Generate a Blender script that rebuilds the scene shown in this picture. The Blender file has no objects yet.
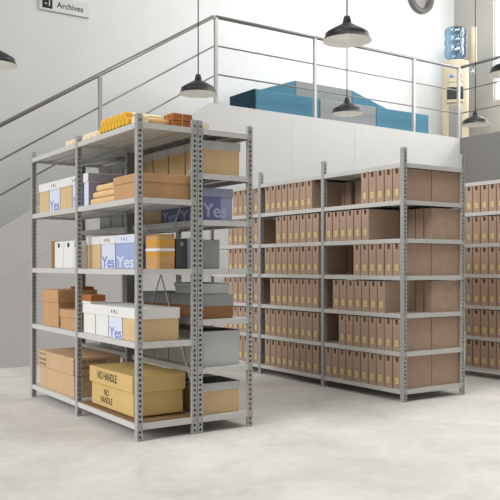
import bpy, bmesh, math, random
from mathutils import Vector, Matrix
random.seed(4)
PI = math.pi
sc = bpy.context.scene
COL = sc.collection

# ------------------------------------------------------------------ materials
def lin(c):
    return tuple(((v/255)/12.92 if v/255 <= .04045 else ((v/255+.055)/1.055)**2.4) for v in c)

def mat(name, rgb, rough=.6, metal=0., var=.0, scale=8., stretch=(1, 1, 1), bump=0., bscale=200., spec=.5,
        trans=0., alpha=None, emit=0., ior=1.45):
    m = bpy.data.materials.new(name)
    m.use_nodes = True
    nt = m.node_tree
    p = nt.nodes['Principled BSDF']
    c = lin(rgb)
    p.inputs['Base Color'].default_value = (*c, 1)
    p.inputs['Roughness'].default_value = rough
    p.inputs['Metallic'].default_value = metal
    p.inputs['Specular IOR Level'].default_value = spec
    p.inputs['IOR'].default_value = ior
    if trans:
        p.inputs['Transmission Weight'].default_value = trans
    if alpha is not None:
        p.inputs['Alpha'].default_value = alpha
    if emit:
        p.inputs['Emission Color'].default_value = (*c, 1)
        p.inputs['Emission Strength'].default_value = emit
    tc = nt.nodes.new('ShaderNodeTexCoord')
    mp = nt.nodes.new('ShaderNodeMapping')
    mp.inputs['Scale'].default_value = stretch
    nt.links.new(tc.outputs['Object'], mp.inputs['Vector'])
    if var:
        n = nt.nodes.new('ShaderNodeTexNoise')
        n.inputs['Scale'].default_value = scale
        n.inputs['Detail'].default_value = 4
        nt.links.new(mp.outputs['Vector'], n.inputs['Vector'])
        r = nt.nodes.new('ShaderNodeValToRGB')
        r.color_ramp.elements[0].position = .3
        r.color_ramp.elements[1].position = .7
        r.color_ramp.elements[0].color = (*[v*(1-var) for v in c], 1)
        r.color_ramp.elements[1].color = (*[min(1, v*(1+var)) for v in c], 1)
        nt.links.new(n.outputs['Fac'], r.inputs['Fac'])
        nt.links.new(r.outputs['Color'], p.inputs['Base Color'])
    if bump:
        n2 = nt.nodes.new('ShaderNodeTexNoise')
        n2.inputs['Scale'].default_value = bscale
        nt.links.new(mp.outputs['Vector'], n2.inputs['Vector'])
        bn = nt.nodes.new('ShaderNodeBump')
        bn.inputs['Strength'].default_value = bump
        bn.inputs['Distance'].default_value = .002
        nt.links.new(n2.outputs['Fac'], bn.inputs['Height'])
        nt.links.new(bn.outputs['Normal'], p.inputs['Normal'])
    return m

def pane_mat(name, tint, gloss=.08):
    m = bpy.data.materials.new(name)
    m.use_nodes = True
    nt = m.node_tree
    nt.nodes.clear()
    o = nt.nodes.new('ShaderNodeOutputMaterial')
    t = nt.nodes.new('ShaderNodeBsdfTransparent')
    t.inputs['Color'].default_value = (*tint, 1)
    g = nt.nodes.new('ShaderNodeBsdfGlossy')
    g.inputs['Roughness'].default_value = .05
    x = nt.nodes.new('ShaderNodeMixShader')
    x.inputs[0].default_value = gloss
    nt.links.new(t.outputs[0], x.inputs[1])
    nt.links.new(g.outputs[0], x.inputs[2])
    nt.links.new(x.outputs[0], o.inputs[0])
    return m

def floor_mat():
    m = bpy.data.materials.new('polished concrete')
    m.use_nodes = True
    nt = m.node_tree
    p = nt.nodes['Principled BSDF']
    tc = nt.nodes.new('ShaderNodeTexCoord')
    def noise(s, d, dist=0.):
        n = nt.nodes.new('ShaderNodeTexNoise')
        n.inputs['Scale'].default_value = s
        n.inputs['Detail'].default_value = d
        n.inputs['Roughness'].default_value = .65
        n.inputs['Distortion'].default_value = dist
        nt.links.new(tc.outputs['Object'], n.inputs['Vector'])
        return n
    a, b = noise(1.1, 8, .6), noise(9, 6)
    mx = nt.nodes.new('ShaderNodeMath')
    mx.operation = 'MULTIPLY_ADD'
    mx.inputs[1].default_value = .35
    nt.links.new(b.outputs['Fac'], mx.inputs[0])
    nt.links.new(a.outputs['Fac'], mx.inputs[2])
    r = nt.nodes.new('ShaderNodeValToRGB')
    e = r.color_ramp.elements
    e[0].position, e[1].position = .5, .9
    e[0].color = (*lin(FLOOR0), 1)
    e[1].color = (*lin(FLOOR1), 1)
    nt.links.new(mx.outputs[0], r.inputs['Fac'])
    nt.links.new(r.outputs['Color'], p.inputs['Base Color'])
    p.inputs['Roughness'].default_value = .55
    p.inputs['Specular IOR Level'].default_value = .3
    return m

FLOOR0, FLOOR1 = (198, 194, 189), (230, 227, 222)
M = dict(
    floor=floor_mat(),
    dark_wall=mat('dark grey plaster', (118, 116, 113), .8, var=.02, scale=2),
    low_wall=mat('pale grey plaster', (197, 196, 194), .8, var=.015, scale=2),
    white_wall=mat('white plaster', (226, 226, 225), .8, var=.015, scale=2),
    grey_wall=mat('grey plaster', (170, 168, 162), .8, var=.02, scale=2),
    seam=mat('panel seam', (184, 183, 181), .8),
    slab=mat('concrete slab', (190, 188, 184), .8, var=.04),
    steel=mat('galvanised steel', (206, 205, 201), .5, metal=.12, var=.02, scale=30, spec=.4),
    post=mat('galvanised post', (172, 172, 169), .5, metal=.15, var=.02, scale=30, spec=.4),
    rail=mat('brushed rail', (128, 125, 122), .4, metal=.5),
    kraft=mat('kraft board', (177, 150, 130), .75, var=.05, scale=14, bump=.05),
    tan=mat('tan card', (214, 184, 140), .75, var=.04, scale=10, stretch=(1, 1, .3)),
    card=mat('brown cardboard', (194, 152, 110), .75, var=.05, scale=9, stretch=(1, 1, .25)),
    bigcard=mat('pale brown cardboard', (200, 168, 132), .75, var=.05, scale=9, stretch=(1, 1, .25)),
    yellow_card=mat('mustard cardboard', (206, 176, 114), .7, var=.04, scale=6),
    sheet=mat('brown sheet card', (140, 108, 74), .8, var=.06),
    white_card=mat('white card', (228, 227, 224), .65, var=.02, scale=12),
    grey_card=mat('light grey card', (196, 197, 196), .7, var=.03, scale=10),
    mid_grey=mat('grey card', (150, 152, 152), .7, var=.03, scale=10),
    dark_grey=mat('charcoal card', (74, 76, 80), .6, var=.05),
    black_lid=mat('dark lid board', (52, 53, 54), .7),
    brown_dark=mat('dark brown card', (148, 106, 70), .7, var=.08, scale=20),
    pale_print=mat('pale blue print', (216, 222, 240), .6, var=.02),
    blue_print=mat('lavender blue print', (158, 172, 212), .6, var=.03),
    purple=mat('violet print', (112, 114, 156), .6, var=.04),
    violet_pale=mat('pale violet print', (152, 156, 184), .6, var=.03),
    grey_violet=mat('grey violet print', (158, 160, 182), .6, var=.03),
    ink_blue=mat('blue lettering', (118, 128, 192), .6),
    ink_pale=mat('pale lettering', (222, 226, 244), .6),
    ink_lilac=mat('lilac lettering', (176, 182, 210), .6),
    ink=mat('navy ink', (52, 54, 84), .6),
    black_ink=mat('black ink', (34, 30, 24), .6),
    brown_ink=mat('dark brown ink', (92, 70, 50), .6),
    label=mat('yellow paper', (224, 208, 138), .6, var=.1, scale=40),
    label_ink=mat('label ink', (176, 152, 90), .7),
    orange=mat('orange wrap', (204, 160, 104), .55, var=.1, scale=14, stretch=(.2, .2, 3)),
    amber=mat('amber strap', (214, 160, 62), .5),
    rust=mat('rust paper', (170, 106, 56), .7, var=.12, scale=10, stretch=(.3, .3, 6)),
    band=mat('white band', (235, 233, 228), .5),
    string=mat('pale string', (222, 190, 150), .7),
    tube=mat('cream paper', (240, 222, 190), .7, var=.03),
    yellow=mat('yellow cap', (236, 184, 56), .5, var=.04),
    roll=mat('buff paper', (222, 180, 124), .7, var=.04),
    envelope=mat('buff envelope', (226, 192, 142), .7, var=.03),
    lamp_out=mat('dark lamp enamel', (30, 30, 30), .4, spec=.35),
    lamp_in=mat('white lamp enamel', (248, 247, 244), .4),
    bulb=mat('bulb glass', (255, 250, 236), .3, emit=.6),
    rail_post=mat('satin rail post', (176, 175, 173), .4, metal=.3),
    treads=mat('dark stair treads', (84, 82, 80), .8, var=.04),
    cord=mat('cord', (40, 40, 40), .6),
    teal=mat('teal fabric', (80, 125, 144), .9, var=.05, scale=60, bump=.2, spec=.2),
    teal_shade=mat('petrol fabric', (38, 62, 74), .9, var=.05, scale=60, bump=.2, spec=.2),  # teal with the shade of the bench end put into the colour
    fabric_grey=mat('grey fabric', (138, 141, 142), .9, var=.04, scale=60, bump=.2, spec=.2),
    cooler=mat('cream cooler plastic', (188, 176, 150), .35),
    silver=mat('silver panel', (150, 148, 144), .3, metal=.6),
    dark=mat('black plastic', (34, 34, 36), .4),
    blue=mat('blue tap', (60, 140, 214), .4),
    red=mat('red tap', (206, 44, 48), .4),
    water=pane_mat('blue water bottle', (.48, .66, .80), .12),
    cup=pane_mat('clear cup', (.82, .86, .88), .15),
    glass=pane_mat('window glass', (.97, .98, .98), .05),
    frame=mat('white frame', (232, 232, 230), .5),
    mirror=mat('mirror', (235, 235, 235), .03, metal=1.),
    rim=mat('grey rim', (104, 102, 97), .45, metal=.2),
    sign=mat('sign plate', (218, 218, 214), .5),
)

# ------------------------------------------------------------------ mesh helpers
class MB:
    def __init__(s):
        s.bm = bmesh.new()
    def box(s, x0, x1, y0, y1, z0, z1, bev=0., seg=1):
        t = bmesh.new()
        bmesh.ops.create_cube(t, size=1)
        for v in t.verts:
            v.co = Vector(((x0+x1)/2+v.co.x*(x1-x0), (y0+y1)/2+v.co.y*(y1-y0), (z0+z1)/2+v.co.z*(z1-z0)))
        if bev:
            bmesh.ops.bevel(t, geom=t.edges[:], offset=bev, segments=seg, affect='EDGES', profile=.5)
        s.add(t)
        return s
    def add(s, t, mtx=None):
        if mtx is not None:
            t.transform(mtx)
        mp = {v: s.bm.verts.new(v.co) for v in t.verts}
        for f in t.faces:
            try:
                nf = s.bm.faces.new([mp[v] for v in f.verts])
                nf.smooth = f.smooth
            except ValueError:
                pass
        t.free()
    def tube(s, a, b, r, n=12, r2=None):
        a, b = Vector(a), Vector(b)
        d = b-a
        t = bmesh.new()
        bmesh.ops.create_cone(t, cap_ends=True, segments=n, radius1=r, radius2=r if r2 is None else r2, depth=d.length)
        for f in t.faces:
            f.smooth = len(f.verts) == 4
        s.add(t, Matrix.Translation((a+b)/2) @ d.to_track_quat('Z', 'Y').to_matrix().to_4x4())
        return s
    def prism(s, pts, axis, a0, a1, bev=0.):
        """pts: outline in the two other axes; axis: 'x','y','z' extruded from a0 to a1"""
        t = bmesh.new()
        def mk(p, a):
            return {'x': (a, p[0], p[1]), 'y': (p[0], a, p[1]), 'z': (p[0], p[1], a)}[axis]
        A = [t.verts.new(mk(p, a0)) for p in pts]
        B = [t.verts.new(mk(p, a1)) for p in pts]
        t.faces.new(A)
        t.faces.new(B[::-1])
        for i in range(len(pts)):
            j = (i+1) % len(pts)
            t.faces.new((A[i], B[i], B[j], A[j]))
        bmesh.ops.recalc_face_normals(t, faces=t.faces[:])
        if bev:
            bmesh.ops.bevel(t, geom=t.edges[:], offset=bev, segments=2, affect='EDGES', profile=.5)
        s.add(t)
        return s
    def lathe(s, prof, c=(0, 0, 0), n=40, axis='z'):
        t = bmesh.new()
        rings = []
        for r, z in prof:
            if r < 1e-6:
                rings.append([t.verts.new((0, 0, z))])
            else:
                rings.append([t.verts.new((r*math.cos(2*PI*i/n), r*math.sin(2*PI*i/n), z)) for i in range(n)])
        for A, B in zip(rings, rings[1:]):
            for i in range(n):
                j = (i+1) % n
                if len(A) == 1 and len(B) == 1:
                    continue
                if len(A) == 1:
                    f = t.faces.new((A[0], B[j], B[i]))
                elif len(B) == 1:
                    f = t.faces.new((A[i], A[j], B[0]))
                else:
                    f = t.faces.new((A[i], A[j], B[j], B[i]))
                f.smooth = True
        bmesh.ops.recalc_face_normals(t, faces=t.faces[:])
        m = Matrix.Translation(c)
        if axis == 'y':
            m = m @ Matrix.Rotation(PI/2, 4, 'X')
        if axis == 'x':
            m = m @ Matrix.Rotation(PI/2, 4, 'Y')
        s.add(t, m)
        return s
    def build(s, name, m, parent=None, origin=None):
        """vertices are in world coordinates; origin (or the parent chain's place) becomes the object's own"""
        off = Vector(origin) if origin is not None else Vector((0, 0, 0))
        if parent is not None:
            off = place_of(parent)
        s.bm.transform(Matrix.Translation(-off))
        me = bpy.data.meshes.new(name)
        s.bm.to_mesh(me)
        s.bm.free()
        me.materials.append(M[m])
        o = bpy.data.objects.new(name, me)
        COL.objects.link(o)
        if parent is not None:
            o.parent = parent
        else:
            o.location = off
        return o

def place_of(o):
    p = Vector(o.location)
    while o.parent is not None:
        o = o.parent
        p += Vector(o.location)
    return p

def tag(o, label=None, cat=None, group=None, kind=None):
    if label: o['label'] = label
    if cat: o['category'] = cat
    if group: o['group'] = group
    if kind: o['kind'] = kind
    return o

def thing(name, loc, label, cat, group=None):
    o = bpy.data.objects.new(name, None)
    o.empty_display_size = .1
    o.location = loc
    COL.objects.link(o)
    return tag(o, label, cat, group)

def struct(name, mb, m, label=None, parent=None):
    o = mb.build(name, m, parent)
    if parent is None:
        tag(o, label or name.replace('_', ' '), None, None, 'structure')
    return o

def copy_tree(o, parent=None):
    c = o.copy()
    COL.objects.link(c)
    if parent is not None:
        c.parent = parent
    for ch in list(o.children):
        copy_tree(ch, c)
    return c

_txt = {}
def text_bm(body, w, h, bold=0., spacing=1., align='CENTER'):
    """flat letter mesh, width w, height h, centred on the origin in XY, facing +Z"""
    key = (body, bold, spacing)
    if key not in _txt:
        cu = bpy.data.curves.new('lettering', 'FONT')
        cu.body = body
        cu.align_x = align
        cu.offset = bold
        cu.space_line = spacing
        cu.extrude = .004
        ob = bpy.data.objects.new('lettering', cu)
        COL.objects.link(ob)
        bpy.context.view_layer.update()
        me = bpy.data.meshes.new_from_object(ob.evaluated_get(bpy.context.evaluated_depsgraph_get()))
        bpy.data.objects.remove(ob)
        _txt[key] = me
    t = bmesh.new()
    t.from_mesh(_txt[key])
    xs = [v.co.x for v in t.verts]
    ys = [v.co.y for v in t.verts]
    zs = [v.co.z for v in t.verts]
    cx, cy, cz = (min(xs)+max(xs))/2, (min(ys)+max(ys))/2, min(zs)
    sx, sy = w/(max(xs)-min(xs)), h/(max(ys)-min(ys))
    for v in t.verts:
        v.co = Vector(((v.co.x-cx)*sx, (v.co.y-cy)*sy, (v.co.z-cz)*.1))
    return t

FACE_L = Matrix(((0, 0, -1, 0), (-1, 0, 0, 0), (0, 1, 0, 0), (0, 0, 0, 1)))     # on a face whose normal is -X
FACE_F = Matrix(((1, 0, 0, 0), (0, 0, -1, 0), (0, 1, 0, 0), (0, 0, 0, 1)))      # on a face whose normal is -Y

def lettering(name, body, at, w, h, m, parent, face=FACE_L, bold=.0, spacing=1., align='CENTER'):
    b = MB()
    b.add(text_bm(body, w, h, bold, spacing, align), Matrix.Translation(at) @ face)
    return b.build(name, m, parent)

# ------------------------------------------------------------------ the setting
XR, YW, XU, YU, ZM = 8.455, 4.49, 10.0, 5.99, 3.45      # lower side wall, lower back wall, upper walls, gallery floor
ZC = 7.6
SL = .625
struct('floor', MB().box(-9, 10.2, -12, 6.2, -.1, 0), 'floor', 'pale mottled concrete floor')
xe = 3.335 - 3.53/SL
struct('wall_back_lower', MB().prism([(xe, 0), (XR, 0), (XR, 3.497), (3.335, 3.53)], 'y', YW, YW+.14), 'low_wall', 'white lower back wall rising with the stair')
struct('wall_back_upper', MB().box(-9, XU+.2, YU, YU+.2, 0, ZC), 'white_wall', 'white back wall of the gallery and stair')
struct('wall_right_lower', MB().box(XR, XR+.14, -12, YW+.14, 0, 3.497), 'dark_wall', 'grey lower side wall')
w = MB()
wins = [(3.6, 5.01), (.9, 3.1), (-1.8, .4), (-4.5, -2.3)]
z0w, z1w = 4.43, 6.75
w.box(XU, XU+.2, -12, YU, 0, z0w).box(XU, XU+.2, -12, YU, z1w, ZC)
edges = [YU] + [v for a, b in wins for v in (b, a)] + [-12]
for i in range(0, len(edges), 2):
    w.box(XU, XU+.2, edges[i+1], edges[i], z0w, z1w)
struct('wall_right_upper', w, 'grey_wall', 'grey upper side wall with windows')
for i, (a, b) in enumerate(wins):
    f = MB()
    t = .05
    f.box(XU+.06, XU+.13, a, a+t, z0w, z1w).box(XU+.06, XU+.13, b-t, b, z0w, z1w)
    f.box(XU+.06, XU+.13, a+t, b-t, z0w, z0w+t).box(XU+.06, XU+.13, a+t, b-t, z1w-t, z1w)
    f.box(XU+.06, XU+.13, b-.36, b-.31, z0w+t, z1w-t)
    o = struct('window_%d' % (i+1), f, 'frame', 'white framed window in the grey upper wall')
    MB().box(XU+.09, XU+.1, a+t, b-t, z0w+t, z1w-t).build('window_pane', 'glass', o)
struct('floor_gallery', MB().box(3.55, XU, YW+.14, YU, ZM-.25, ZM).box(XR+.14, XU, -12, YW+.14, ZM-.25, ZM), 'slab', 'gallery floor slab')
st = MB()
n = 20
pts = [(3.3, ZM), (3.3, ZM-.25)]
low, up = [], []
for i in range(n):
    x1 = 3.55 - i*.2775
    z = ZM - (i+1)*ZM/(n)
    up += [(x1, z), (x1-.2775, z)]
up = [p for p in up if p[1] > -1e-6]
outline = [(3.55, ZM-.1725)] + [p for p in up[1:-2]] + [(3.55-(n-1)*.2775, 0), (3.55-(n-1)*.2775+.45, 0)]
st.prism(outline + [(3.55, ZM-.45)], 'y', YW+.14, YU)
struct('wall_front_blocker', MB().box(-9, XU+.2, -9.2, -9, 0, ZC), 'grey_wall', 'plain wall added behind the viewer to block daylight')  # out of view, added to cut light on faces towards the viewer
struct('wall_left_blocker', MB().box(-3.2, -3.0, YW, YU, 0, 5.5), 'low_wall', 'unseen wall added to shade the stair well')  # out of view, added to keep side light off the stair wall
struct('stairs', st, 'treads', 'dark stair behind the sloping wall')
cl = MB()
for k in range(11):
    y0 = -12 + k*1.7
    cl.box(-9, XU+.2, y0, y0+.5, ZC, ZC+.15)
for x0 in (-9, -4.6, -.2, 4.2, 9.7):
    cl.box(x0, x0+.5, -12, 6.2, ZC+.15, ZC+.35)
struct('ceiling', cl, 'white_wall', 'open white ceiling of beams with gaps for daylight')
for i, x in enumerate((4.72, 5.98)):
    struct('trim_%d' % (i+1), MB().box(x, x+.008, YW-.0015, YW, 0, 3.48), 'seam', 'fine vertical panel joint in the lower back wall')
b = MB()
def para(x):
    return 3.53 - SL*(3.335-x)
b.prism([(-1.2, para(-1.2)-.62), (3.0, para(3.0)-.62), (3.0, para(3.0)-.612), (-1.2, para(-1.2)-.612)], 'y', YW-.0015, YW)
struct('trim_3', b, 'seam', 'fine sloping joint under the stair line')

# ------------------------------------------------------------------ railings
def railing(label, corner, ends, posts, offs, base):
    """one straight run: ends = the two ends of the handrail; posts = points under it"""
    a, e = Vector(ends[0]), Vector(ends[1])
    r = thing('railing', corner, label, 'railing')
    MB().tube(a, e, .026, 14).build('handrail', 'rail', r)
    for o in offs:
        d = Vector((0, 0, -o))
        MB().tube(a+d, e+d, .011, 8).build('rod', 'rail', r)
    for p in posts:
        k = (p[0]-a.x)/(e.x-a.x) if abs(e.x-a.x) > .1 else (p[1]-a.y)/(e.y-a.y)
        top = a + (e-a)*k
        zb = base(top.x)
        MB().box(top.x-.022, top.x+.022, top.y-.022, top.y+.022, zb, top.z-.01).build('post', 'rail_post', r)
    return r
YR = YW+.03
railing('grey steel railing sloping up along the stair', (3.36, YR, 3.5), ((-1.0, YR, 2.088), (3.36, YR, 4.76)),
        [(1.646, YR, 3), (-.3, YR, 3)], (.42, .84), lambda x: para(x)-.03)
railing('grey steel railing along the gallery edge in front of the sofas', (3.40, YR, 3.5), ((3.40, YR, 4.765), (XR, YR, 4.755)),
        [(3.40, YR, 4), (5.192, YR, 4), (7.336, YR, 4), (XR, YR, 4)], (.41, .815), lambda x: 3.47)
railing('grey steel railing on the dark side wall beside the water cooler', (XR+.02, 4.3, 3.5), ((XR+.02, YR-.05, 4.755), (XR+.02, -6, 4.75)),
        [(XR+.02, 1.4, 4), (XR+.02, -1.2, 4), (XR+.02, -4, 4)], (.41, .815), lambda x: 3.47)

# ------------------------------------------------------------------ shelving racks
H = 2.3
FL = .043
def slot_plate(mb, axis, u0, u1, fixed, th, mirror=False):
    """perforated strip of the post, width u0..u1 along axis, th thick, H high"""
    t = bmesh.new()
    pitch, hh = .0365, .0175
    um, wv = (u0+u1)/2, .0095
    us = [u0, um-wv, um+wv, u1]
    zs = [0.]
    z = .02
    holes = []
    while z+hh < H-.01:
        zs += [z, z+hh]
        holes.append(len(zs)-2)
        z += pitch
    zs.append(H)
    def P(i, j, k):
        u, f = us[i], fixed + (th if k else 0)
        return (u, f, zs[j]) if axis == 'x' else (f, u, zs[j])
    V = {(i, j, k): t.verts.new(P(i, j, k)) for i in range(4) for j in range(len(zs)) for k in (0, 1)}
    solid = {(i, j) for i in range(3) for j in range(len(zs)-1) if not (i == 1 and j in holes)}
    for i, j in solid:
        for k in (0, 1):
            t.faces.new([V[i, j, k], V[i+1, j, k], V[i+1, j+1, k], V[i, j+1, k]])
        for (di, dj, a, b_) in ((-1, 0, (0, 0), (0, 1)), (1, 0, (1, 0), (1, 1)), (0, -1, (0, 0), (1, 0)), (0, 1, (0, 1), (1, 1))):
            if (i+di, j+dj) not in solid:
                t.faces.new([V[i+a[0], j+a[1], 0], V[i+b_[0], j+b_[1], 0], V[i+b_[0], j+b_[1], 1], V[i+a[0], j+a[1], 1]])
    bmesh.ops.recalc_face_normals(t, faces=t.faces[:])
    mb.add(t)

def post_mesh(sx, sy):
    """hollow square post with its outer corner on the origin, running to sx*X and sy*Y; the face towards -Y is slotted"""
    mb = MB()
    x0, x1 = (0, FL) if sx > 0 else (-FL, 0)
    dp = FL if sx > 0 else .026
    y0, y1 = (0, dp) if sy > 0 else (-dp, 0)
    slot_plate(mb, 'x', x0, x1, y0, .003)
    mb.box(x0, x0+.003, y0+.003, y1-.003, 0, H).box(x1-.003, x1, y0+.003, y1-.003, 0, H)
    mb.box(x0, x1, y1-.003, y1, 0, H)
    me = bpy.data.meshes.new('post')
    mb.bm.to_mesh(me)
    mb.bm.free()
    me.materials.append(M['post'])
    return me
POST = {(sx, sy): post_mesh(sx, sy) for sx in (1, -1) for sy in (1, -1)}

def shelf_mesh(dx, dy):
    mb = MB()
    lip, th = .0405, .003
    mb.box(0, dx, 0, dy, -th, 0)
    mb.box(-.001, .002, 0, dy, -lip, -.0005).box(dx-.002, dx+.001, 0, dy, -lip, -.0005)
    mb.box(.002, dx-.002, 0, .0025, -lip, -th).box(.002, dx-.002, dy-.0025, dy, -lip, -th)
    mb.box(.002, .02, .0025, dy-.0025, -lip, -lip+.002).box(dx-.02, dx-.002, .0025, dy-.0025, -lip, -lip+.002)
    k = 3 if dx < .6 else 5
    for i in range(k):
        x = dx*(i+1)/(k+1)
        mb.box(x-.03, x+.03, .004, dy-.004, -.018, -th-.0002)
    me = bpy.data.meshes.new('shelf')
    mb.bm.to_mesh(me)
    mb.bm.free()
    me.materials.append(M['steel'])
    return me

def rack(x0, x1, ys, levels, label, group=None):
    r = thing('shelving_rack', (x0, ys[0], 0), label, 'shelving', group)
    def put(name, me, x, y, z):
        o = bpy.data.objects.new(name, me)
        COL.objects.link(o)
        o.parent = r
        o.location = (x-x0, y-ys[0], z)
    for i, y in enumerate(ys):
        last = i == len(ys)-1
        put('post', POST[1, -1 if last else 1], x0, y, 0)
        put('post', POST[-1, -1 if last else 1], x1, y, 0)
    for a, b_ in zip(ys, ys[1:]):
        me = shelf_mesh(x1-x0-.008, b_-a-.008)
        for z in levels:
            put('shelf', me, x0+.004, a+.004, z-.0009)
    return r

LA = (.12, .69, 1.21, 1.715, 2.243)
LB = (.12, .477, .835, 1.21, 1.572, 1.915, 2.242)
LR = (.11, .451, .796, 1.142, 1.48, 1.828, 2.163)
AX, AX2 = 0., .484
BX, BX2 = .488, .973
YB = (0., 1.123, 2.295)
ra = rack(AX, AX2, YB, LA, 'grey perforated steel rack holding cartons and white lidded boxes, nearest the viewer')
rb = rack(BX, BX2, YB, LB, 'grey steel rack standing back to back behind the near rack, seven close shelves')
# cross brace across the back of the end bay
br = thing('cross_brace', (AX2-.008, .55, 1.18), 'thin crossed steel rods bracing the back of the near rack', 'brace')
for (p, q) in (((.05, 2.0), (1.05, .37)), ((1.05, 2.0), (.05, .37))):
    dx = 0 if p[0] < .5 else -.014
    MB().tube((AX2-.008+dx, p[0], p[1]), (AX2-.008+dx, q[0], q[1]), .006, 8).build('rod', 'steel', br)
br.parent = ra
br.location = br.location - ra.location
for k in ('label', 'category'):
    del br[k]

RX, RX2 = 2.68, 3.492
YR2 = tuple(.098+1.133*i for i in range(4))
rr = rack(RX, RX2, YR2, LR, 'double depth grey steel rack packed with brown box files, behind the carton racks')
QX, QX2 = 4.535, 4.945
YR3 = tuple(.31+1.133*i for i in (0, 1))
rq = rack(QX, QX2, YR3, LR, 'last grey steel rack of box files against the dark side wall')

# ------------------------------------------------------------------ box files
FW, FH, FD = .0965, .293, .395
def file_case():
    t = bmesh.new()
    us = [-FW/2, -.016, .016, FW/2]
    zs = [0, FH-.05, FH-.012, FH]
    d = .2
    V = {(i, j): t.verts.new((0, us[i], zs[j])) for i in range(4) for j in range(4)}
    B = {(i, j): t.verts.new((FD, us[i], zs[j])) for i in (0, 3) for j in (0, 3)}
    for i in range(3):
        for j in range(3):
            if (i, j) != (1, 1):
                t.faces.new((V[i, j], V[i+1, j], V[i+1, j+1], V[i, j+1]))
    P = {(i, j): t.verts.new((d, us[i], zs[j])) for i in (1, 2) for j in (1, 2)}
    q = [(1, 1), (2, 1), (2, 2), (1, 2)]
    for a, b_ in zip(q, q[1:]+q[:1]):
        t.faces.new((V[a], V[b_], P[b_], P[a]))
    t.faces.new([P[k] for k in q])
    t.faces.new((B[0, 0], B[0, 3], B[3, 3], B[3, 0]))
    t.faces.new([V[0, j] for j in range(4)] + [B[0, 3], B[0, 0]])
    t.faces.new([V[3, j] for j in range(4)] + [B[3, 3], B[3, 0]])
    t.faces.new([V[i, 0] for i in range(4)] + [B[3, 0], B[0, 0]])
    t.faces.new([V[i, 3] for i in range(4)] + [B[3, 3], B[0, 3]])
    bmesh.ops.recalc_face_normals(t, faces=t.faces[:])
    b_ = MB()
    b_.add(t)
    me = bpy.data.meshes.new('box_file')
    b_.bm.to_mesh(me)
    b_.bm.free()
    me.materials.append(M['kraft'])
    return me
file_me = file_case()
proto = bpy.data.objects.new('box_file', file_me)
COL.objects.link(proto)
lb = MB().box(-.0012, 0, -.019, .019, .045, .104).build('paper_label', 'label', proto)
lt = MB()
for k in range(3):
    lt.box(-.0016, -.0012, -.013, .013, .058+k*.015, .062+k*.015)
lt.build('label_text', 'label_ink', lb)
lr = MB().box(-.0012, FD*0, -.014, .014, FH-.012, FH-.004).build('thumb_tab', 'black_ink', proto)
used = False
ORD = ['first', 'second', 'third', 'fourth', 'fifth', 'sixth', 'seventh', 'eighth', 'ninth', 'tenth', 'eleventh']
LEV = ['top', 'second', 'third', 'fourth', 'fifth', 'bottom']
def put_file(x, y, z, label, group, back=False):
    global used
    c = proto if not used else copy_tree(proto)
    used = True
    c.location = (x, y + random.uniform(-.0015, .0015), z)
    if back:
        c.rotation_euler.z = PI
    tag(c, label, 'box file', group)
PIT = .1085
for bay, (base, rows) in enumerate((
        (.02, [(.02, 5), (.46, 6), (.02, 6), (.24, 7), (.02, 8), (.022, 10)]),
        (1.19, [(1.323, 8), (1.216, 7), (1.216, 9), (1.216, 8), (1.216, 9), (1.216, 9)]),
        (2.31, [(2.312, 5), (2.312, 6), (2.312, 6), (2.312, 7), (2.312, 7), (2.312, 7)]))):
    bn = ['end bay', 'middle bay', 'far bay'][bay]
    for lv, (s, n) in enumerate(rows):
        z = LR[5-lv]
        for k in range(n):
            y = .098 + max(s, .037) + .004 + (k+.5)*PIT
            put_file(RX+.006 + random.uniform(0, .004), y, z,
                     '%s brown box file from the corner side, %s row, %s, long rack' % (ORD[k], LEV[lv], bn),
                     'brown box files on the long rack')
# the second row of files, seen at the rack's end and through the gaps
for lv in range(6):
    z = LR[5-lv]
    for bay, sl in ((0, range(10)), (1, range(5)), (1, range(7, 10)), (2, range(4))):
        if bay == 1 and len(sl) == 5 and lv not in (0, 2, 4):
            continue
        if (bay == 2 or len(sl) == 3) and lv not in (1, 3):
            continue
        for k in sl:
            if bay == 0 and lv == 5 and k > 1:
                continue
            y = .098 + bay*1.133 + .038 + (k+.5)*.1085
            put_file(RX2-.006, y, z, '%s plain file back from the end, rear half, %s row, %s' % (ORD[k], LEV[lv], ['end bay', 'middle bay', 'far bay'][bay]),
                     'brown box files in the rear half of the long rack', True)
for lv in range(6):
    for k in range(6):
        y = 1.003 - (k+.5)*PIT
        put_file(QX+.006 + random.uniform(0, .004), y, LR[5-lv],
                 '%s visible brown box file, %s row of the last rack by the dark wall' % (ORD[k], LEV[lv]),
                 'brown box files on the last rack')

# ------------------------------------------------------------------ lidded boxes
def symbols(at, m, parent, s=.03):
    """three small handling marks on a lid front that faces -X"""
    b = MB()
    x, y, z = at
    def poly(pts, dy):
        b.prism([(y+dy-u*s, z+v*s) for u, v in pts], 'x', x-.0006, x)
    poly([(-.6, -.5), (-.1, -.5), (.3, .6), (-.6, .4)], s*2.0)
    poly([(-.25, -.6), (.25, -.6), (.55, 0), (.25, .6), (-.25, .6), (-.55, 0)], 0)
    poly([(-.7, -.6), (.7, -.6), (.7, -.35), (.15, -.35), (.15, .6), (-.15, .6), (-.15, -.35), (-.7, -.35)], -s*2.0)
    return b.build('handling_symbols', m, parent)

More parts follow.
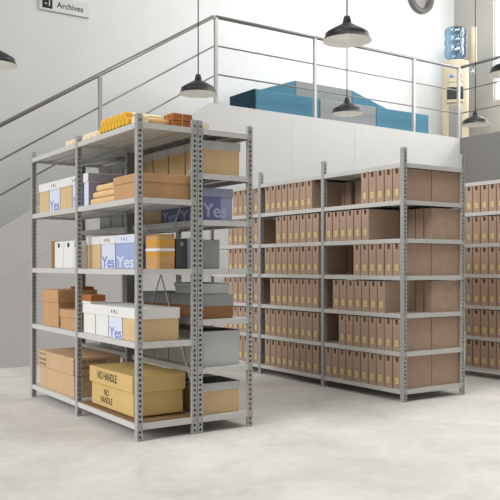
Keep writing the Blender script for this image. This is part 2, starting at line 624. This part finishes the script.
def lidded(name, x0, x1, y0, y1, z0, z1, lid, body_m, lid_m, label, cat='box', group=None, over=.007, word=None, word_m=None,
           side=None, marks=None, bev=.003, top_m=None, lift=0.):
    cx, cy = (x0+x1)/2, (y0+y1)/2
    r = thing(name, (cx, cy, z0), label, cat, group)
    body = MB().box(x0+over, x1-over, y0+over, y1-over, z0+lift, z1-.004, bev).build('body', body_m, r)
    ld = MB()
    ld.box(x0, x1, y0, y1, z1-lid, z1, bev)
    l_ = ld.build('lid', lid_m, r)
    if lift:
        MB().box(x0+over+.02, x1-over-.02, y0+over+.02, y1-over-.02, z0, z0+lift).build('base', 'brown_dark', r)
    if top_m:
        MB().box(x0+.004, x1-.004, y0+.004, y1-.004, z1, z1+.0015).build('lid_top', top_m, l_)
    if word:
        W, hh = (y1-y0-2*over), z1-lid-z0
        lettering('printed_word', word, (x0+over, cy-.0, z0+hh*.27), W*.9, hh*.47, word_m, body, FACE_L, .012)
    if marks:
        symbols((x0, cy, z1-lid*.5), marks, l_, .022)
    if side:
        side(r, body, l_)
    return r

# --- near rack, bottom shelf
zt = LA[0]
sh = MB().box(.012, .470, .045, 1.075, zt, zt+.006).build('cardboard_sheet', 'sheet', None, (.24, .55, zt))
tag(sh, 'flat brown cardboard sheet lying on the bottom shelf under the mustard box', 'cardboard sheet')
def no_handle(r, body, lid):
    lettering('printed_words', 'NO HANDLE', (.034, .60, .383), .36, .062, 'black_ink', lid, FACE_L, .018)
    lettering('printed_words', 'NO\nHANDLE', (.0478, .64, .226), .22, .108, 'black_ink', body, FACE_L, .014, .85)
lidded('archive_box', .034, .470, .150, .944, zt+.006, .438, .125, 'yellow_card', 'yellow_card',
       'large mustard cardboard box printed NO HANDLE on the bottom shelf', 'box', None, .014, side=no_handle, bev=.004, lift=.014)
def small_print(r, body, lid):
    for i, wd in enumerate((.17, .20, .16)):
        lettering('printed_words', ('NO TOP', 'HANDLE', 'BOTTOM')[i], (.03, 2.04-.0, .424-.044*i), wd, .022, 'brown_ink', lid, FACE_L, .02)
    for i in range(2):
        lettering('printed_words', ('NO HANDLE', 'HANDLE')[i], (.20, 1.285, .42-.05*i), .24, .026, 'brown_ink', lid, FACE_F, .02)
lidded('archive_box', .03, .462, 1.285, 2.157, zt, .455, .145, 'bigcard', 'bigcard',
       'large pale brown cardboard box on the bottom shelf, beside the mustard NO HANDLE box', 'box', None, .012, side=small_print, bev=.004)

# --- near rack, second shelf from the floor
zt = LA[1]
for (y0, y1, bm_, wd, wm, mk, lab) in (
        (.832, 1.078, 'white_card', None, None, None, 'plain white lidded box beside the middle post, brown packet on its lid'),
        (.581, .829, 'white_card', None, None, None, 'plain white lidded box standing between a white box and a Yes box'),
        (.329, .578, 'pale_print', 'Yes', 'ink_blue', 'ink', 'pale box with blue Yes on the second lowest shelf beside a tan box'),
        (.062, .326, 'tan', None, None, None, 'tan box with white lid at the rack end above the mustard box')):
    lidded('archive_box', .03, .375, y0, y1, zt, .928, .078, bm_, 'white_card', lab, 'box', 'lidded boxes on the second lowest shelf', word=wd, word_m=wm, marks=mk)
pk = MB().box(.036, .165, .925, 1.10, .93, .998, .004).build('paper_packet', 'rust', None, (.1, 1.0, .928))
tag(pk, 'flat brown paper packet lying on top of the white lidded boxes', 'packet')
MB().box(.0345, .1665, .9235, 1.1015, .9295, .946).build('white_sleeve', 'band', pk)
lidded('archive_box', .03, .40, 1.652, 2.061, zt, 1.018, .112, 'card', 'card', 'tall brown cardboard box with deep lid at the far end of the rack', bev=.004)
lidded('archive_box', .03, .34, 1.235, 1.612, zt, .858, .068, 'card', 'card', 'low brown cardboard box next to the tall brown one', bev=.004)
pk = MB().box(.27, .385, 1.69, 1.97, 1.0188, 1.043, .004).build('paper_packet', 'rust', None, (.33, 1.83, 1.0188))
tag(pk, 'thin dark brown packet lying on the lid of the tall brown box', 'packet')

# --- near rack, third shelf
zt = LA[2]
for (y0, y1, bm_, wd, wm, mk, lm, lab) in (
        (.936, 1.214, 'tan', None, None, None, 'white_card', 'tan box with white lid beside the middle post next to two Yes boxes'),
        (.654, .930, 'pale_print', 'Yes', 'ink_blue', 'ink', 'white_card', 'white printed box with blue Yes between a tan box and a lavender box'),
        (.300, .648, 'blue_print', 'Yes', 'ink_pale', 'grey_violet', 'pale_print', 'lavender blue box with white Yes beside the orange bundle')):
    y0b = y0
    def blue_side(r, body, lid):
        MB().box(.128, .428, .3055, .307, zt+.002, zt+.185).build('side_print', 'purple', body)
        MB().box(.122, .434, .2990, .300, 1.403, 1.466).build('side_print', 'violet_pale', lid)
    lidded('archive_box', .12, .436, y0, y1, zt, 1.468, .065, bm_, lm, lab, 'box', 'lidded boxes on the third shelf', word=wd, word_m=wm, marks=mk,
           side=blue_side if bm_ == 'blue_print' else None)
# bundle of folders
r = thing('folder_bundle', (.27, .17, zt), 'bundle of orange folders tied with a white band on the third shelf', 'bundle')
MB().prism([(.20, .085), (.216, .072), (.332, .072), (.338, .08), (.338, .265), (.20, .268)], 'z', zt, zt+.248).build('folders', 'orange', r)
def ring(z0, z1, g, m, nm):
    MB().prism([(.20-g, .085-g), (.216-g, .072-g), (.332+g, .072-g), (.338+g, .08-g), (.338+g, .265+g), (.20-g, .268+g)], 'z', z0, z1).build(nm, m, r)
ring(zt+.128, zt+.149, .0018, 'band', 'paper_band')
ring(zt+.175, zt+.205, .0012, 'amber', 'strap')
ring(zt+.09, zt+.118, .0012, 'amber', 'strap')
ring(zt+.244, zt+.2495, .003, 'rust', 'cover_sheet')
r = thing('magazine_file', (.395, .2, zt), 'charcoal grey file box standing beside the orange bundle', 'file box')
MB().box(.347, .442, .073, .29, zt, 1.432, .003).build('case', 'dark_grey', r)
MB().box(.384, .406, .0722, .073, 1.378, 1.404).build('label_window', 'mid_grey', r)
mf = MB().box(.446, .474, .075, .35, zt, 1.44, .002).build('magazine_file', 'grey_card', None, (.46, .2, zt))
tag(mf, 'thin light grey file squeezed between the charcoal file and the post', 'file box')
# white square files with black marks
fy = [(1.556, 1.778, 'far'), (1.322, 1.552, 'mid'), (1.222, 1.318, 'near')]
wl = ['white box file with black square mark, beside the brown board on the third shelf',
      'middle white box file with black square mark on the third shelf',
      'white box file partly hidden by the middle post on the third shelf']
for (y0, y1, nm), lab in zip(fy, wl):
    r = thing('white_file', ((.03+.36)/2, (y0+y1)/2, zt), lab, 'box file', 'white box files on the third shelf')
    MB().box(.046, .37, y0+.003, y1-.003, zt, 1.445, .004).build('case', 'white_card', r)
    ym = (y0+y1)/2
    MB().box(.0448, .046, ym-.022, ym+.022, 1.392, 1.428).build('black_mark', 'black_ink', r)
bd = MB().box(.02, .40, 1.784, 1.80, zt, 1.452).build('cardboard_divider', 'card', None, (.2, 1.79, zt))
tag(bd, 'upright brown board at the end of the white box files', 'board')
# --- near rack, fourth shelf
zt = LA[3]
for (y0, y1, bm_, wd, wm, mk, lab, bk) in (
        (1.892, 2.146, 'tan', None, None, None, 'tan box with white lid at the far end of the fourth shelf', 0),
        (1.618, 1.888, 'pale_print', 'Yes', 'ink_blue', 'ink', 'white printed box with blue Yes between two tan boxes', 0),
        (1.330, 1.613, 'tan', None, None, None, 'tan box with white lid between two Yes boxes on the fourth shelf', 0),
        (1.170, 1.325, 'pale_print', 'Yes', 'ink_blue', 'ink', 'white Yes box half hidden by the middle post on the fourth shelf', 0),
        (.965, 1.070, 'pale_print', None, None, None, 'narrow pale box with grey violet side next to the buff envelopes', 1)):
    def pale_side(r, body, lid):
        MB().box(.038, .372, .9707, .972, zt+.002, zt+.195).build('side_print', 'grey_violet', body)
        MB().box(.15, .372, .9697, .9707, zt+.002, zt+.195).build('side_print', 'purple', body)
        MB().box(.032, .378, .9637, .965, 1.912, 1.978).build('side_print', 'grey_violet', lid)
    lidded('archive_box', .03, .38, y0, y1, zt, 1.982, .074, bm_, 'white_card', lab, 'box', 'lidded boxes on the fourth shelf',
           word=wd, word_m=wm, marks=mk, side=pale_side if bk else None)
env = [(.045, .50, .96), (.048, .50, .92), (.052, .50, .86)]
for i, (x0, y0, y1) in enumerate(env):
    z = zt + .052*i
    e = MB().box(x0, .42, y0, y1, z, z+.051, .018, 3).build('padded_envelope', 'envelope', None, (.23, (y0+y1)/2, z))
    tag(e, ['lowest of three buff padded envelopes stacked beside the brown box', 'middle buff padded envelope in the stack of three',
            'topmost buff padded envelope in the stack of three'][i], 'envelope', 'stack of buff padded envelopes')
lidded('carton', .03, .466, .052, .475, zt, 1.892, .060, 'card', 'card', 'shallow brown carton with lid beside the buff envelopes', bev=.004)

# --- near rack, top: mailing tubes, rolls, bundle
zt = LA[4]
def hex_tube(y, z, label):
    r = thing('mailing_tube', (.05, y, z-.029), label, 'mailing tube', 'yellow capped mailing tubes')
    hx = lambda q: [(y+.0325*q*math.sin(PI/3*i), z+.0325*q*math.cos(PI/3*i)) for i in range(6)]
    MB().prism(hx(.86), 'x', .05, .30).build('tube', 'tube', r)
    MB().prism(hx(.89), 'x', .012, .062).build('cap', 'yellow', r)
for row in range(2):
    for k in range(9 if row == 0 else 8):
        hex_tube(.205 + .0585*(k + .5*row), zt + .033 + row*.047, '%s yellow capped mailing tube from the corner post, %s row on the rack top' % (ORD[k], ['lower', 'upper'][row]))
ks = [.80+.052*i for i in range(6)] + [1.30+.052*i for i in range(3)]
for i, y in enumerate(ks):
    o = MB().tube((.02+.012*(i % 2), y, zt+.0255), (.40, y, zt+.0255), .025, 16).build('paper_roll', 'tube', None, (.2, y, zt))
    tag(o, '%s slim cream paper roll %s on the rack top' % (ORD[i if i < 6 else i-6], 'beyond the yellow tubes' if i < 6 else 'past the middle post'), 'paper roll', 'slim cream paper rolls')
o = MB().tube((.125, .11, zt+.031), (.295, .11, zt+.031), .028, 24).build('paper_roll', 'roll', None, (.2, .11, zt))
tag(o, 'short buff paper roll beside the rust brown bundle on the rack top', 'paper roll')
MB().tube((.1246, .11, zt+.031), (.13, .11, zt+.031), .0285, 24).build('dark_end', 'brown_dark', o)
o = MB().box(.03, .118, .05, .165, zt, zt+.058, .012, 3).build('paper_parcel', 'tube', None, (.07, .1, zt))
tag(o, 'small cream parcel at the rack corner before the buff roll', 'parcel')
r = thing('paper_bundle', (.40, .14, zt), 'rust brown bundle of folded papers tied with string on the rack top', 'bundle')
for i in range(4):
    MB().box(.312+.002*(i % 2), .478, .06+.003*(i % 2), .21, zt+.0265*i, zt+.0265*i+.0255, .004).build('folded_paper', 'rust', r)
MB().box(.392, .395, .0588, .2112, zt, zt+.1075).build('string', 'string', r)
MB().box(.3105, .4795, .15, .153, zt, zt+.1075).build('string', 'string', r)
o = MB().tube((.585, .04, LB[6]+.027), (.585, .3, LB[6]+.027), .026, 20).build('paper_roll', 'tube', None, (.585, .1, LB[6]))
tag(o, 'cream paper roll on top of the back rack beside the double post', 'paper roll')

# --- back rack
zt = LB[5]
for i, (y0, y1) in enumerate(((.055, .33), (.336, .604), (.61, .873), (.88, 1.075))):
    lidded('archive_box', .56, .90, y0, y1, zt, 2.172, .062, 'tan', 'grey_card', '%s tan box with grey lid from the rack end, high on the back rack' % ORD[i], 'box', 'tan boxes high on the back rack')
grey_rows = ((LB[5], 2.16, 'sixth'), (LB[4], 1.815, 'fifth'), (LB[1], .74, 'second'))
for z, zt2, nm in grey_rows:
    for i, (y0, y1) in enumerate(((1.155, 1.47), (1.48, 1.732), (1.742, 2.0))):
        lidded('archive_box', .56, .90, y0, y1, z, zt2, .06, 'grey_card', 'grey_card', '%s plain grey box beyond the middle post, %s shelf of the back rack' % (ORD[i], nm), 'box', 'grey boxes in the far bay of the back rack')
zt = LB[4]
def end_print(r, body, lid):
    MB().box(.719, .822, .0555, .057, zt+.002, 1.752).build('side_print', 'violet_pale', body)
    MB().box(.719, .826, .0486, .050, 1.752, 1.813).build('side_print', 'grey_violet', lid)
    lettering('printed_word', 'Yes', (.668, .0555, zt+.075), .205, .105, 'ink_lilac', body, FACE_F, .012)
lidded('archive_box', .56, .829, .05, .445, zt, 1.816, .064, 'purple', 'violet_pale', 'violet box with pale Yes on its end, fifth shelf of the back rack', 'box',
       'Yes boxes on the back rack', word='Yes', word_m='ink_lilac', side=end_print)
lidded('archive_box', .56, .829, .453, .725, zt, 1.816, .064, 'purple', 'violet_pale', 'violet Yes box next to the tan box on the back rack', 'box', 'Yes boxes on the back rack', word='Yes', word_m='ink_lilac')
lidded('archive_box', .56, .829, .733, 1.05, zt, 1.816, .064, 'tan', 'tan', 'tan lidded box beside the violet Yes boxes on the back rack')
zt = LB[3]
r = thing('magazine_file', (.64, .2, zt), 'plain grey file box at the end of the back rack, fourth shelf', 'file box')
MB().box(.55, .708, .05, .36, zt, 1.428, .003).build('case', 'mid_grey', r)
zt = LB[2]
for i, (y0, y1) in enumerate(((.05, .535), (.545, 1.035))):
    lidded('archive_box', .55, .832, y0, y1, zt, 1.018, .088, 'brown_dark', 'mid_grey',
           ['brown box with deep grey lid at the rack end under a flat grey box', 'brown box with deep grey lid further along the third shelf'][i], 'box', 'brown boxes with grey lids', over=.004)
lidded('flat_box', .55, .80, .055, .482, 1.0195, 1.10, .03, 'grey_card', 'grey_card', 'flat light grey box on top of the grey lidded brown box', top_m='black_lid')
zt = LB[1]
for i, (y0, y1) in enumerate(((.05, .333), (.341, .596), (.604, .853), (.861, 1.07))):
    lidded('archive_box', .56, .892, y0, y1, zt, .742, .088, 'grey_card', 'grey_card',
           '%s plain grey lidded box from the rack end, second shelf of the back rack' % ORD[i], 'box', 'grey lidded boxes on the back rack', over=.004, top_m='black_lid' if i == 0 else None)
zt = LB[0]
for i, (y0, y1) in enumerate(((.05, .35), (.36, .66), (.67, .97))):
    lidded('archive_box', .56, .892, y0, y1, zt, .353, .06, 'tan', 'grey_card',
           '%s tan box with grey lid from the rack end, bottom shelf of the back rack' % ORD[i], 'box', 'tan boxes on the bottom of the back rack', top_m='black_lid' if i == 0 else None)

# ------------------------------------------------------------------ pendant lamps
def pendant():
    r = bpy.data.objects.new('pendant_lamp', None)
    COL.objects.link(r)
    out = [(.2, 0), (.196, .008), (.184, .022), (.178, .045), (.175, .062), (.160, .072), (.11, .102), (.065, .126), (.040, .140), (.036, .146)]
    inn = [(.036, .143), (.062, .122), (.107, .098), (.157, .068), (.171, .058), (.175, .042), (.181, .022), (.193, .008), (.2, 0)]
    sh_ = MB().lathe(out).build('lamp_shade', 'lamp_out', r)
    MB().lathe([(.0, .141), (.034, .141)] + inn).build('shade_lining', 'lamp_in', sh_)
    MB().lathe([(.036, .140), (.037, .150), (.033, .170), (.026, .196), (.020, .203), (.006, .206)]).build('socket_cap', 'lamp_out', r)
    MB().lathe([(0, .055), (.018, .06), (.024, .078), (.021, .098), (.013, .118), (.013, .141)], n=20).build('bulb', 'bulb', r)
    MB().tube((0, 0, .205), (0, 0, ZC-3.0), .006, 8).build('cord', 'cord', r)
    return r
lamps = [
    ((1.674, 2.04, 3.008), 'dark pendant lamp hanging over the near carton racks'),
    ((1.796, -0.15, 3.054), 'largest dark pendant lamp, hanging before the grey sofa seat'),
    ((4.041, 2.438, 3.121), 'dark pendant lamp hanging lower beyond the largest one'),
    ((6.521, 2.519, 3.244), 'small dark pendant lamp by the water cooler corner'),
    ((4.092, 0.055, 3.142), 'dark pendant lamp in front of the window, cut by the picture edge'),
    ((-0.358, 2.2, 3.05), 'dark pendant lamp cut off at the edge below the Archives sign'),
]
p0 = pendant()
for i, (pos, lab) in enumerate(lamps):
    o = p0 if i == 0 else copy_tree(p0)
    o.location = pos
    tag(o, lab, 'lamp', 'pendant lamps')

# ------------------------------------------------------------------ gallery furniture
for (x0, x1, m, lab) in ((4.238, 5.478, 'teal', 'teal upholstered bench with shade coloured into its end, behind the gallery railing'),
                         (5.484, 6.692, 'fabric_grey', 'light grey upholstered bench between two teal benches'),
                         (6.698, 7.950, 'teal', 'plain teal upholstered bench nearest the water cooler')):
    r = thing('upholstered_bench', ((x0+x1)/2, 5.12, ZM), lab, 'bench', 'upholstered benches on the gallery')
    MB().box(x0+(.004 if x0 < 4.3 else 0), x1, 4.75, 5.46, ZM, 3.898, .02, 3).build('seat_block', m, r)
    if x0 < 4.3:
        MB().box(x0-.012, x0+.004, 4.752, 5.458, ZM, 3.897, .004).build('shaded_end', 'teal_shade', r)  # thin slab carrying the painted shade of the bench end
r = thing('lounge_sofa', (6.3, 5.7, ZM), 'taller sofa with sloping teal ends and grey middle behind the benches', 'sofa')
MB().prism([(4.72, ZM), (5.58, ZM), (5.58, 4.348), (4.72, 4.056)], 'y', 5.52, 5.90, .012).build('sloping_end', 'teal', r)
MB().prism([(5.584, ZM), (6.826, ZM), (6.826, 4.342), (5.584, 4.347)], 'y', 5.52, 5.90, .012).build('back_block', 'fabric_grey', r)
MB().prism([(6.83, ZM), (8.1, ZM), (8.1, 3.99), (6.83, 4.342)], 'y', 5.52, 5.90, .012).build('sloping_end', 'teal', r)

# water cooler, front towards the open corner
ang = -.846
cr = thing('water_cooler', (9.25, 5.30, ZM), 'cream water cooler with blue bottle in the gallery corner', 'water cooler')
cr.rotation_euler.z = ang
def cb(name, mb, m, parent=None):
    par = parent or cr
    me = bpy.data.meshes.new(name)
    mb.bm.to_mesh(me)
    mb.bm.free()
    me.materials.append(M[m])
    o = bpy.data.objects.new(name, me)
    COL.objects.link(o)
    o.parent = par
    return o
prof = [(-.25, .2)] + [(.25*math.sin(t), -.14-.1*math.cos(t)) for t in [(-PI/2 + PI*i/14) for i in range(15)]] + [(.25, .2)]
cb('body', MB().prism(prof, 'z', 0, 1.66, .008), 'cooler')
cb('bottle_collar', MB().lathe([(0, 1.64), (.2, 1.655), (.19, 1.70), (.1, 1.715), (0, 1.715)], n=32), 'cooler')
bt = cb('water_bottle', MB().lathe([(.05, 1.70), (.12, 1.74), (.19, 1.79), (.2, 1.84), (.2, 1.96), (.186, 1.98), (.186, 2.0), (.2, 2.02), (.2, 2.12), (.186, 2.14),
                                    (.186, 2.16), (.2, 2.18), (.2, 2.28), (.185, 2.325), (.12, 2.345), (0, 2.345)], n=36), 'water')
cb('front_panel', MB().prism([(-.17, -.2), (-.11, -.238), (0, -.249), (.11, -.238), (.17, -.2)], 'z', 1.12, 1.46), 'cooler')
cb('tap_panel', MB().box(-.135, .135, -.256, -.2, 1.25, 1.40, .01), 'cooler')
cb('dispenser_niche', MB().box(-.15, .15, -.253, -.2, .92, 1.16, .01), 'dark')
cb('blue_tap', MB().box(-.10, -.035, -.285, -.25, 1.345, 1.39, .006), 'blue')
cb('red_tap', MB().box(.045, .11, -.285, -.25, 1.345, 1.39, .006), 'red')
cb('drip_tray', MB().box(-.155, .155, -.275, -.2, .86, .92, .01), 'cooler')
cb('lower_panel', MB().box(-.12, .12, -.247, -.18, .08, .82, .02), 'silver')
cu_ = cb('cup_dispenser', MB().lathe([(.055, 1.63), (.066, 1.64), (.066, 2.32), (.055, 2.335), (0, 2.335)], (.33, .02, 0), 24), 'cooler')
cb('cup', MB().lathe([(.042, 1.45), (.05, 1.64), (.045, 1.64), (.038, 1.455), (0, 1.455)], (.33, .02, 0), 20), 'cup', cu_)
cb('bracket', MB().box(.24, .29, .0, .04, 1.58, 1.645), 'cooler')

# round mirror and the sign on the upper wall
r = thing('round_mirror', (8.99, YU, 6.47), 'round grey rimmed mirror cut off by the top of the photo', 'mirror')
MB().lathe([(.33, 0), (.33, .09), (.30, .10), (.245, .10), (.24, .02), (.24, 0)], (8.99, YU, 6.53), 48, 'y').build('rim', 'rim', r)
MB().lathe([(0, .02), (.243, .02)], (8.99, YU, 6.53), 48, 'y').build('mirror_glass', 'mirror', r)
r = thing('sign', (1.71, YU, 5.0), 'white sign reading Archives on the stair wall', 'sign')
MB().box(1.337, 2.085, YU-.035, YU, 4.895, 5.105, .004).build('plate', 'sign', r)
q = MB().box(1.375, 1.525, YU-.037, YU-.034, 4.925, 5.085).build('black_square', 'black_ink', r)
lettering('number', '-1', (1.45, YU-.037, 5.005), .075, .085, 'sign', q, FACE_F, .012)
lettering('sign_word', 'Archives', (1.79, YU-.035, 5.0), .40, .085, 'black_ink', r, FACE_F, .015)

# ------------------------------------------------------------------ light
wd = bpy.data.worlds.new('daylight')
sc.world = wd
wd.use_nodes = True
bg = wd.node_tree.nodes['Background']
bg.inputs['Color'].default_value = (1, .99, .97, 1)
bg.inputs['Strength'].default_value = .24

def area(name, loc, target, sx, sy, power, col=(1, 1, 1)):
    l = bpy.data.lights.new(name, 'AREA')
    l.shape = 'RECTANGLE'
    l.size, l.size_y = sx, sy
    l.energy = power
    l.color = col
    o = bpy.data.objects.new(name, l)
    COL.objects.link(o)
    o.location = loc
    o.rotation_euler = (Vector(target)-Vector(loc)).to_track_quat('-Z', 'Y').to_euler()
    return o
def sun(name, to, power, angle):
    l = bpy.data.lights.new(name, 'SUN')
    l.energy = power
    l.angle = math.radians(angle)
    o = bpy.data.objects.new(name, l)
    COL.objects.link(o)
    o.location = (-6, 0, 6)
    o.rotation_euler = Vector(to).to_track_quat('Z', 'Y').to_euler()
sun('daylight_side', (-.85, -.02, .52), 2.3, 40)
area('fill_gallery', (6.8, 1.4, 7.4), (6.8, 4.6, 3.0), 5, 1.6, 330)  # unseen overhead fill, added to brighten the back walls
area('fill_hall', (1.5, -1.6, 7.4), (1.5, -2.2, 0), 8, 3, 200)  # unseen overhead fill, added to brighten the open floor
area('window_daylight', (10.4, 1.2, 5.6), (8, 1.2, 5.45), 7.4, 2.6, 480)

# ------------------------------------------------------------------ camera
YAW = .5913
cam = bpy.data.cameras.new('camera')
cam.sensor_width = 36
cam.lens = 783.33/500*36
cam.shift_y = 15.67/500
co = bpy.data.objects.new('camera', cam)
co.location = (-2.39666, -4.9834, 1.2331)
co.rotation_euler = (PI/2, 0, -YAW)
COL.objects.link(co)
sc.camera = co
vs = sc.view_settings
vs.view_transform = 'Standard'
vs.look = 'None'
vs.gamma = 1
vs.use_curve_mapping = False
vs.exposure = .2
sc.cycles.use_denoising = True
